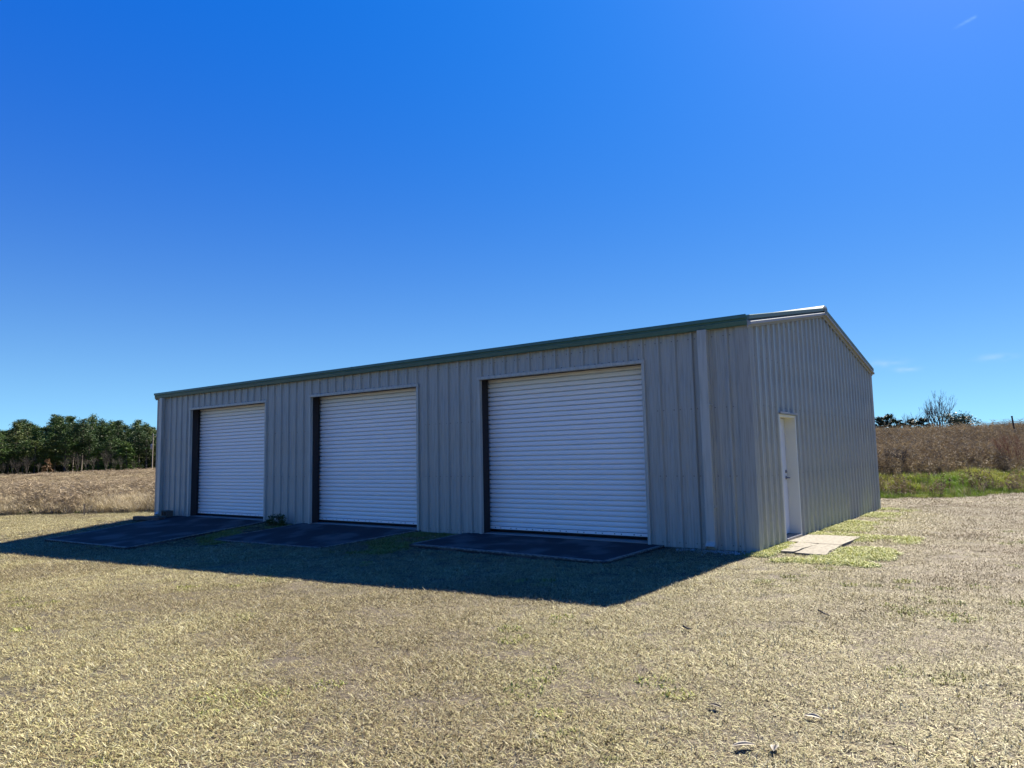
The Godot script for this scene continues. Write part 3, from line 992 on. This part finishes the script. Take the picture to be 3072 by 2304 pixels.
func make_bank() -> void:
	# tall dead weeds on the bank and field, green grass at the foot of the right-hand bank
	var stalks := []
	var stalk_piles := []
	for i in 4:
		stalks.append(dead_weed(9, [0.75, 0.6, 0.9, 0.5][i], 0.22, [16, 20, 14, 24][i], [0.011, 0.012, 0.011, 0.014][i]))
		stalk_piles.append(Scatter.new())
	var bunch := []
	var bunch_piles := []
	for i in 3:
		bunch.append(grass_tuft(46, 0.16, 0.3, 0.72, 0.011, 0.2, 1.5, [Color(1, 1, 1), Color(0.8, 0.78, 0.74), Color(1.25, 1.22, 1.15), Color(0.6, 0.56, 0.5)]))
		bunch_piles.append(Scatter.new())
	var lush := grass_tuft(40, 0.14, 0.16, 0.42, 0.012, 0.1, 1.2, [Color(1, 1, 1), Color(0.75, 0.85, 0.6), Color(1.15, 1.1, 0.8)])
	var lush_pile := Scatter.new()
	# right-hand bank
	for i in 26000:
		var px := rng.randf_range(-9.0, 13.0)
		var pz := rng.randf_range(-53.0, -13.5)
		var d := edge_dist(px, pz)
		if d < 0.1 or d > 34.0: continue
		var an := rad_to_deg(atan2(px - CAM.x, CAM.z - pz))
		if an < -16.0 or an > 12.0: continue
		var y := ground_y(px, pz, d)
		var n := patches.get_noise_2d(px * 6.0, pz * 6.0)
		if d < 2.6 + 0.9 * n:
			if rng.randf() < 0.9:
				var s := rng.randf_range(0.45, 1.0) * (0.55 + 0.45 * smoothstep(0.0, 2.0, d))
				var c := Color(0.34, 0.50, 0.07).lerp(Color(0.68, 0.68, 0.17), clampf(0.5 + n * 1.5, 0, 1)) * rng.randf_range(0.7, 1.15)
				for r in 3: lush_pile.put(Vector3(px + r * 0.15, y - 0.02, pz + r * 0.1), rng.randf() * TAU, Vector3(s, s, s), c)
			if rng.randf() < 0.9: continue
		if rng.randf() < 0.55:
			var s := rng.randf_range(0.7, 1.25)
			var c := Color(0.29, 0.22, 0.135).lerp(Color(0.46, 0.365, 0.22), clampf(0.5 + n * 1.4, 0, 1)).lerp(Color(0.42, 0.32, 0.17), smoothstep(16.0, 30.0, d) * 0.8) * rng.randf_range(0.7, 1.35)
			stalk_piles[rng.randi() % 4].put(Vector3(px, y, pz), rng.randf() * TAU, Vector3(s, s * (1.0 - 0.3 * smoothstep(18.0, 30.0, d)), s), c)
		else:
			var s := rng.randf_range(0.5, 0.95)
			var c := Color(0.46, 0.36, 0.22).lerp(Color(0.70, 0.58, 0.36), rng.randf()) * rng.randf_range(0.7, 1.25)
			bunch_piles[rng.randi() % 3].put(Vector3(px, y, pz), rng.randf() * TAU, Vector3(s, s, s), c)
	# left-hand field
	for i in 46000:
		var an := deg_to_rad(rng.randf_range(-77.0, -55.0))
		var far := 34.0 + 112.0 * pow(rng.randf(), 0.8)
		var px := CAM.x + sin(an) * far
		var pz := CAM.z - cos(an) * far
		var d := edge_dist(px, pz)
		if d < 0.1 or d > 100.0: continue
		var y := ground_y(px, pz, d)
		var n := patches.get_noise_2d(px * 3.0, pz * 5.0)
		var low := 0.72 - 0.45 * smoothstep(4.0, 30.0, d)
		if d < 1.2 and rng.randf() < 0.5 and n > -0.15:
			var s := rng.randf_range(0.4, 0.8)
			lush_pile.put(Vector3(px, y, pz), rng.randf() * TAU, Vector3(s, s * 0.7, s), Color(0.13, 0.20, 0.04) * rng.randf_range(0.7, 1.2))
			continue
		if rng.randf() < 0.13 + 0.5 * n:
			var s := rng.randf_range(0.8, 1.4) * (1.0 + far / 130.0)
			var c := Color(0.34, 0.27, 0.175).lerp(Color(0.48, 0.39, 0.26), clampf(0.5 + n * 1.5, 0, 1)) * rng.randf_range(0.75, 1.3)
			stalk_piles[rng.randi() % 4].put(Vector3(px, y, pz), rng.randf() * TAU, Vector3(s, s * low, s), c)
		else:
			var s := rng.randf_range(0.8, 1.35) * (1.0 + far / 130.0)
			var c := Color(0.57, 0.48, 0.30).lerp(Color(0.76, 0.66, 0.44), clampf(0.4 - n + 0.3 * rng.randf(), 0, 1)) * rng.randf_range(0.75, 1.25)
			bunch_piles[rng.randi() % 3].put(Vector3(px, y, pz), rng.randf() * TAU, Vector3(s, s * 0.8 * low, s), c)
	for i in 4: plant(stalk_piles[i], "dead_weeds", stalks[i], M.weed, "tangled brown dead weed stalks covering the bank and field edge", "weeds")
	for i in 3: plant(bunch_piles[i], "dry_bunch_grass", bunch[i], M.weed, "tall tan dry bunch grass covering the field and bank", "grass")
	plant(lush_pile, "green_grass", lush, M.grass, "bright green grass at the foot of the brown bank", "grass")


# ---------------------------------------------------------------- trees
func limb(st: SurfaceTool, from: Vector3, dir: Vector3, length: float, rad: float, depth: int, spread: float, rise: float, sides: int, floor_rad := 0.0) -> void:
	var pts := [from]
	var radii := [rad]
	var p := from
	var d := dir
	var segs := 3
	for i in segs:
		d = (d + Vector3(rng.randfn(0, 0.13), rng.randfn(0, 0.08) + rise * 0.12, rng.randfn(0, 0.13))).normalized()
		p += d * length / segs
		pts.append(p)
		radii.append(rad * lerpf(1.0, 0.6, (i + 1) / float(segs)))
	tube(st, pts, radii, sides, false)
	if depth == 0: return
	var n := 3 if depth > 1 else 4
	for k in n:
		var t := rng.randf_range(0.45, 1.0) if k > 0 else 1.0
		var at: Vector3 = (pts[2] as Vector3).lerp(pts[3], t) if t > 0.7 else (pts[1] as Vector3).lerp(pts[2], t)
		var side := Vector3(rng.randf_range(-1, 1), rng.randf_range(-0.4, 0.6), rng.randf_range(-1, 1)).normalized()
		var nd := (d + side * spread * (0.4 if k == 0 else 1.0)).normalized()
		limb(st, at, nd, length * rng.randf_range(0.58, 0.82), maxf(rad * 0.6, floor_rad), depth - 1, spread, rise, maxi(3, sides - 1), floor_rad)

func bare_tree(called: String, label: String, at: Vector3, height: float, stems: int, mat: Material, depth: int, spread: float, thick: float, group := "") -> Node3D:
	var t := thing(called, label, "tree" if height > 3.5 else "shrub", at, group)
	var trunk := tool_new(false)
	var crown := tool_new(false)
	for s in stems:
		var a := TAU * s / stems + rng.randf()
		var lean := 0.0 if stems == 1 else (0.18 if height > 3.5 else 0.6)
		var root := Vector3(cos(a), 0, sin(a)) * (0.12 * stems * thick if stems > 1 else 0.0)
		var d := Vector3(cos(a) * lean, 1.0, sin(a) * lean).normalized()
		var h := height * rng.randf_range(0.26, 0.36)
		var top := root + d * h
		tube(trunk, [root - d * 0.2, root + d * h * 0.5 + Vector3(rng.randfn(0, 0.02), 0, rng.randfn(0, 0.02)) * h, top], [thick, thick * 0.82, thick * 0.7], 7)
		for k in 3:
			var sd := Vector3(rng.randf_range(-1, 1), 0.1, rng.randf_range(-1, 1)).normalized()
			limb(crown, root.lerp(top, [1.0, 0.98, 0.75][k]), (d + sd * spread * 0.55).normalized(), height * rng.randf_range(0.22, 0.30), thick * 0.62, depth, spread, 1.0, 5, 0.015 if height > 8.0 else 0.0)
	part("trunk", done(trunk), mat, t)
	part("crown", done(crown), mat, t)
	t.set_meta("base_name", called)
	return t

func needle_clump(st: SurfaceTool, at: Vector3, r: float, flat: float, faces: int, size: float, c: Color) -> void:
	for i in faces:
		var v := Vector3(rng.randfn(0, 0.5), rng.randfn(0, 0.5) * flat, rng.randfn(0, 0.5))
		var o := at + v * r
		var k := rng.randf_range(0.65, 1.35)
		st.set_color(Color(c.r * k, c.g * k, c.b * k))
		var a := Vector3(rng.randfn(), rng.randfn() * 0.7, rng.randfn()).normalized() * size * rng.randf_range(0.6, 1.3)
		var b := a.cross(Vector3(rng.randfn(), rng.randfn(), rng.randfn()).normalized()) * 0.55
		tri(st, o - a * 0.5 - b * 0.5, o - a * 0.4 + b * 0.5, o + a * 0.6)

func pine(label: String, height: float, crown_from: float, width: float, tone: Color, faces: int, group: String) -> Node3D:
	var t := thing("pine_tree", label, "tree", Vector3.ZERO, group)
	var trunk := tool_new(false)
	var lean := Vector3(rng.randfn(0, 0.02), 1, rng.randfn(0, 0.02))
	tube(trunk, [lean * -0.4, lean * height * 0.4, lean * height * 0.97], [height * 0.0095, height * 0.008, 0.03], 7)
	var crown := tool_new()
	var y := crown_from
	while y < 1.0:
		var f := (y - crown_from) / (1.0 - crown_from)
		var reach := width * (0.55 + 0.6 * sin(PI * minf(1.0, f * 0.75 + 0.18))) * (1.05 - 0.75 * f * f)
		var n := 5 if f < 0.75 else 4
		for k in n:
			if rng.randf() < 0.22: continue
			var a := rng.randf() * TAU
			var rr := reach * rng.randf_range(0.35, 1.0)
			var o := lean * (height * y) + Vector3(cos(a) * rr, height * rng.randf_range(-0.01, 0.03) + rr * 0.12, sin(a) * rr)
			tube(trunk, [lean * (height * (y - 0.015)), o], [height * 0.0035, 0.012], 3, false)
			var warm := rng.randf()
			var c := tone.lerp(Color(tone.r * 1.35, tone.g * 1.2, tone.b * 0.75), warm * 0.8)
			needle_clump(crown, o, height * 0.050 * rng.randf_range(0.7, 1.35), 0.55, faces, 0.40, c)
		y += 0.034
	part("trunk", done(trunk), M.bark, t)
	part("crown", done(crown), M.needle, t)
	t.set_meta("base_name", "pine_tree")
	return t

func make_trees() -> void:
	rng.seed = 99
	var wood := "pines of the wood beyond the field"
	var looks := ["tall dark green pine with a half-height crown in the wood beyond the dry field", "broad dark green pine with a deep crown in the wood beyond the dry field", "tallest slim pine with a short high crown in the wood beyond the dry field", "olive-tinged shorter pine in the wood beyond the dry field", "tall mid-green pine with a deep crown in the wood beyond the dry field", "low bushy bright green pine branching near the ground in the wood"]
	var protos := [
		pine(looks[0], 15.5, 0.32, 2.3, Color(0.046, 0.094, 0.026), 34, wood),
		pine(looks[1], 14.5, 0.24, 2.6, Color(0.056, 0.110, 0.026), 34, wood),
		pine(looks[2], 16.5, 0.45, 2.1, Color(0.042, 0.086, 0.030), 34, wood),
		pine(looks[3], 13.0, 0.18, 2.4, Color(0.078, 0.110, 0.028), 34, wood),
		pine(looks[4], 15.0, 0.28, 2.4, Color(0.050, 0.102, 0.024), 34, wood),
		pine(looks[5], 11.0, 0.06, 2.3, Color(0.078, 0.150, 0.028), 34, wood)]
	var first := [true, true, true, true, true, true]
	# height of the wood's outline (elevation above the eye) read off along its width: [picture column, row of the tree tops]
	var tops := [[-120, 1290], [0, 1278], [60, 1262], [120, 1265], [170, 1250], [230, 1247], [300, 1254], [360, 1262], [400, 1260], [440, 1268], [470, 1285], [520, 1280], [620, 1290]]
	for row in 6:
		var u := -130.0 + row * 9.0
		while u < 600.0:
			var far := 186.0 + row * 11.0 + rng.randf_range(-4, 4)
			var at := at_range(u, far)
			var v := 1280.0
			for k in tops.size() - 1:
				if u >= tops[k][0] and u <= tops[k + 1][0]: v = lerpf(tops[k][1], tops[k + 1][1], (u - tops[k][0]) / (tops[k + 1][0] - tops[k][0]))
			var dir := pixel_dir(u, v)
			var top := CAM.y + dir.y / Vector2(dir.x, dir.z).length() * far
			var want := (top - at.y) * rng.randf_range(0.80, 1.03) * (1.0 if row > 0 else rng.randf_range(0.62, 0.95))
			var k := rng.randi() % 6
			if row < 3 and rng.randf() < 0.35: k = 5
			if row > 2 and k == 5: k = 0
			var hs: float = [15.5, 14.5, 16.5, 13.0, 15.0, 11.0][k]
			if k == 5: want *= 0.62
			var sc := want / hs
			var turn := rng.randf() * TAU
			if first[k]:
				protos[k].position = at; protos[k].rotation.y = turn; protos[k].scale = Vector3(1, sc, 1)
				first[k] = false
			else:
				copy_of(protos[k], at, turn, Vector3(1, sc, 1) * Vector3(rng.randf_range(0.9, 1.15), 1, rng.randf_range(0.9, 1.15)))
			u += rng.randf_range(19.0, 30.0) if row > 0 else rng.randf_range(20.0, 38.0)
	# dark evergreen undergrowth at the foot of the wood
	var ug := "evergreen undergrowth along the foot of the wood"
	var bush0: Node3D = null
	var u := -110.0
	while u < 560.0:
		var at := at_range(u, 192.0 + rng.randf_range(-3, 45))
		if bush0 == null:
			bush0 = thing("evergreen_bush", "dark evergreen bush at the shady foot of the pine wood", "bush", at, ug)
			var st := tool_new()
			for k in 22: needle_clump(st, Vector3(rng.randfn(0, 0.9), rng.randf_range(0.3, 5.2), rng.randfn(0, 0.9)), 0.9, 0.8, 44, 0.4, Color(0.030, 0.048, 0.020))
			part("crown", done(st), M.needle, bush0)
			st = tool_new(false)
			for k in 3: tube(st, [Vector3(0, -0.1, 0), Vector3(rng.randfn(0, 0.5), 2.6, rng.randfn(0, 0.5))], [0.08, 0.03], 5)
			part("trunk", done(st), M.bark, bush0)
			bush0.set_meta("base_name", "evergreen_bush")
		else:
			var s := rng.randf_range(0.7, 1.25)
			copy_of(bush0, at, rng.randf() * TAU, Vector3(s, s * rng.randf_range(0.7, 1.2), s))
		u += rng.randf_range(8.0, 16.0)
	# bare saplings in front of the wood
	var grp := "bare saplings along the field edge before the wood"
	var sap: Array = [null, null]
	for s in [[42, 3.6, 0], [86, 4.2, 1], [58, 2.6, 1], [120, 2.4, 0], [205, 3.2, 0], [236, 4.0, 1], [262, 2.8, 0], [284, 3.4, 0], [322, 4.4, 1], [345, 2.8, 0], [366, 3.6, 0], [405, 2.2, 1], [15, 2.8, 0]]:
		var k: int = s[2]
		var at := at_range(s[0], 172.0 + rng.randf_range(-4, 5))
		if sap[k] == null:
			sap[k] = bare_tree("bare_sapling", ["pale grey bare sapling at the field edge before the wood", "brownish bare many-stemmed sapling at the field edge before the wood"][k], at, 3.6, [2, 4][k], [M.grey_bark, M.bark][k], 3, 0.7, 0.03, grp)
		else:
			var z: float = s[1] / 3.6
			copy_of(sap[k], at, rng.randf() * TAU, Vector3(z, z, z))
	var rust := thing("young_cypress", "small rust-brown conifer at the field edge before the wood", "tree", at_range(147, 170.0))
	var st := tool_new()
	for k in 26:
		var f := k / 26.0
		var a := rng.randf() * TAU
		var r := 1.25 * (1.0 - f)
		needle_clump(st, Vector3(cos(a) * r * 0.7, 0.3 + 2.6 * f, sin(a) * r * 0.7), 0.35, 0.5, 22, 0.3, Color(0.17, 0.095, 0.04))
	part("crown", done(st), M.needle, rust)
	st = tool_new(false)
	tube(st, [Vector3(0, -0.1, 0), Vector3(0, 2.9, 0)], [0.07, 0.02], 5)
	part("trunk", done(st), M.bark, rust)
	# beyond the right-hand bank
	rng.seed = 12
	bare_tree("bare_tree", "tallest bare tree on the skyline beyond the bank", at_range(2813, 150.0), 10.6, 2, M.dark_bark, 4, 0.5, 0.2)
	bare_tree("bare_tree", "smaller leaning bare tree among pines beyond the bank", at_range(2718, 158.0), 9.6, 1, M.dark_bark, 4, 0.75, 0.15)
	var pl := ["dark round-topped pine standing next to the gable end on the skyline", "second dark pine from the gable end on the skyline", "low dark pine under the smaller bare tree on the skyline", "low dark pine right beside the smaller bare tree on the skyline", "small dark pine between the two bare trees on the skyline"]
	var ps := [[2640, 150.0, 7.5], [2672, 152.0, 7.8], [2702, 156.0, 6.7], [2733, 156.0, 6.8], [2772, 158.0, 7.2]]
	for k in 5:
		var p := pine(pl[k], ps[k][2], 0.28, 2.1, Color(0.05, 0.075, 0.042), 38, "")
		p.position = at_range(ps[k][0], ps[k][1])
	var bushes := [[2868, 6.7, "broad green bush behind the bank beside the tallest bare tree"], [2893, 6.2, "lower grey-green bush behind the bank beside the broad green bush"]]
	for k in 2:
		var bb := thing("skyline_bush", bushes[k][2], "bush", at_range(bushes[k][0], 140.0))
		st = tool_new()
		var hh: float = bushes[k][1]
		for j in 70: needle_clump(st, Vector3(rng.randfn(0, 1.0), hh * rng.randf_range(0.4, 0.95), rng.randfn(0, 1.0)), 0.7, 0.8, 34, 0.32, Color(0.08, 0.11, 0.06))
		part("crown", done(st), M.needle, bb)
		st = tool_new(false)
		for j in 5: tube(st, [Vector3(rng.randfn(0, 0.3), -0.1, rng.randfn(0, 0.3)), Vector3(rng.randfn(0, 1.0), hh * 0.7, rng.randfn(0, 1.0))], [0.09, 0.03], 5)
		part("trunk", done(st), M.bark, bb)
	# reddish bare shrub on the bank
	bare_tree("red_shrub", "reddish bare twiggy shrub among the brown weeds of the bank", on_ground(3042, 1412) + Vector3(0, -0.05, 0), 1.7, 6, M.red_bark, 3, 0.7, 0.016)
	bare_tree("dark_shrub", "dark tangled bare shrub low on the bank behind the gable end", on_ground(2690, 1420) + Vector3(0, -0.05, 0), 1.1, 7, M.dark_bark, 3, 0.9, 0.014)
	# small leafy bush against the front between two roller doors
	var lb := thing("leafy_bush", "small leafy green bush against the front wall between two roller doors", "bush", Vector3(-11.75, lawn_y(-11.75, 0.3), 0.32))
	st = tool_new()
	for k in 30:
		var a := rng.randf() * TAU
		var r := 0.26 * sqrt(rng.randf())
		needle_clump(st, Vector3(cos(a) * r * 1.3, 0.04 + 0.30 * rng.randf() * (1.0 - r * 1.5), sin(a) * r * 0.6), 0.07, 0.8, 26, 0.055, Color(0.07, 0.11, 0.03))
	part("foliage", done(st), M.needle, lb)
	st = tool_new(false)
	for k in 9: tube(st, [Vector3(rng.randfn(0, 0.04), -0.02, rng.randfn(0, 0.03)), Vector3(rng.randfn(0, 0.16), rng.randf_range(0.22, 0.42), rng.randfn(0, 0.08))], [0.006, 0.002], 4)
	part("stem", done(st), M.bark, lb)


# ---------------------------------------------------------------- sky
func make_sky() -> Sky:
	var to_sun := Vector3(0.010, 0.63, -0.777).normalized()
	var w := 1024
	var h := 512
	var f := PackedFloat32Array()
	f.resize(w * h * 3)
	for j in h:
		var el := PI * 0.5 - PI * (j + 0.5) / h
		var deg := rad_to_deg(maxf(el, 0.0))
		var t := exp(-deg / 8.0)
		for i in w:
			var an := TAU * (i + 0.5) / w
			var dir := Vector3(sin(an) * cos(el), sin(el), -cos(an) * cos(el))
			var ga := rad_to_deg(acos(clampf(dir.dot(to_sun), -1, 1)))
			var gl := exp(-maxf(ga - 8.0, 0.0) / 30.0)
			var r := lerpf(0.0, 0.43, t) + 0.115 * gl * gl * gl + 0.12 * gl * t
			var g := lerpf(0.094, 0.93, t) + 0.225 * gl
			var b := lerpf(0.62, 1.18, t) + 0.44 * gl
			if el < 0.0:
				var k := smoothstep(0.0, -0.12, el)
				r = lerpf(r, 0.16, k); g = lerpf(g, 0.14, k); b = lerpf(b, 0.10, k)
			var o := (j * w + i) * 3
			f[o] = r / EXPOSE; f[o + 1] = g / EXPOSE; f[o + 2] = b / EXPOSE
	var im := Image.create_from_data(w, h, false, Image.FORMAT_RGBF, f.to_byte_array())
	im.resize(4096, 2048, Image.INTERPOLATE_BILINEAR)
	# a short contrail and three wisps of cirrus
	var spot := func(az: float, e: float, amount: float) -> void:
		var x := fposmod(az / 360.0, 1.0) * 4096.0
		var y := (90.0 - e) / 180.0 * 2048.0
		for dy in range(-2, 3):
			for dx in range(-2, 3):
				var px := posmod(int(x) + dx, 4096)
				var py := int(y) + dy
				var q := exp(-Vector2(int(x) + dx + 0.5 - x, py + 0.5 - y).length_squared() / 0.35) * amount
				var c := im.get_pixel(px, py)
				im.set_pixel(px, py, Color(c.r + 0.10 * q, c.g + 0.13 * q, c.b + 0.06 * q))
	for i in 60:
		var t := i / 59.0
		spot.call(lerpf(-3.6, -2.02, t), lerpf(26.95, 27.32, t) , 0.10 * smoothstep(0.0, 0.75, t))
	var cl := FastNoiseLite.new()
	cl.seed = 5
	cl.frequency = 0.02
	cl.fractal_octaves = 4
	for wisp in [[-7.9, 5.55, 0.9, 0.18, 0.3], [-2.6, 5.95, 1.3, 0.2, 0.22], [-9.2, 6.1, 1.6, 0.25, 0.2]]:
		var cx: float = fposmod(wisp[0] / 360.0, 1.0) * 4096.0
		var cy: float = (90.0 - wisp[1]) / 180.0 * 2048.0
		for dy in range(-8, 9):
			for dx in range(-36, 37):
				var q: float = exp(-pow(dx / (wisp[2] * 11.4), 2.0) * 2.0 - pow((dy - dx * 0.02) / (wisp[3] * 11.4), 2.0)) * wisp[4] * clampf(0.6 + 1.2 * cl.get_noise_2d(dx * 3.0 + cx, dy * 9.0), 0, 1)
				var px := posmod(int(cx) + dx, 4096)
				var c := im.get_pixel(px, int(cy) + dy)
				im.set_pixel(px, int(cy) + dy, c.lerp(Color(0.80, 0.93, 1.02) / EXPOSE, q))
	var m := PanoramaSkyMaterial.new()
	m.panorama = ImageTexture.create_from_image(im)
	var s := Sky.new()
	s.sky_material = m
	return s


func _ready() -> void:
	rng.seed = 4711
	bumps.seed = 8
	bumps.frequency = 0.12
	patches.seed = 31
	patches.frequency = 0.05
	patches.fractal_octaves = 3

	var cam := Camera3D.new()
	cam.name = "camera"
	cam.position = CAM
	cam.rotation = CAM_ROT
	cam.fov = rad_to_deg(2.0 * atan(0.5 / FOCAL))
	cam.near = 0.05
	cam.far = 2000.0
	add_child(cam)
	cam.current = true

	var env := Environment.new()
	env.background_mode = Environment.BG_SKY
	env.sky = make_sky()
	env.tonemap_mode = Environment.TONE_MAPPER_LINEAR
	env.tonemap_exposure = EXPOSE
	env.sdfgi_enabled = true
	env.ssao_enabled = true
	env.ssil_enabled = true
	var we := WorldEnvironment.new()
	we.name = "world_environment"
	we.environment = env
	add_child(we)

	var sun := DirectionalLight3D.new()
	sun.name = "sun"
	sun.light_color = Color(1.0, 0.955, 0.88)
	sun.light_energy = 1.6
	sun.light_angular_distance = 0.5
	sun.shadow_enabled = true
	add_child(sun)
	sun.look_at_from_position(Vector3(0.010, 0.63, -0.777) * 50.0, Vector3.ZERO)

	make_materials()
	make_ground()
	make_building()
	make_slabs()
	make_lawn()
	make_bank()
	make_trees()
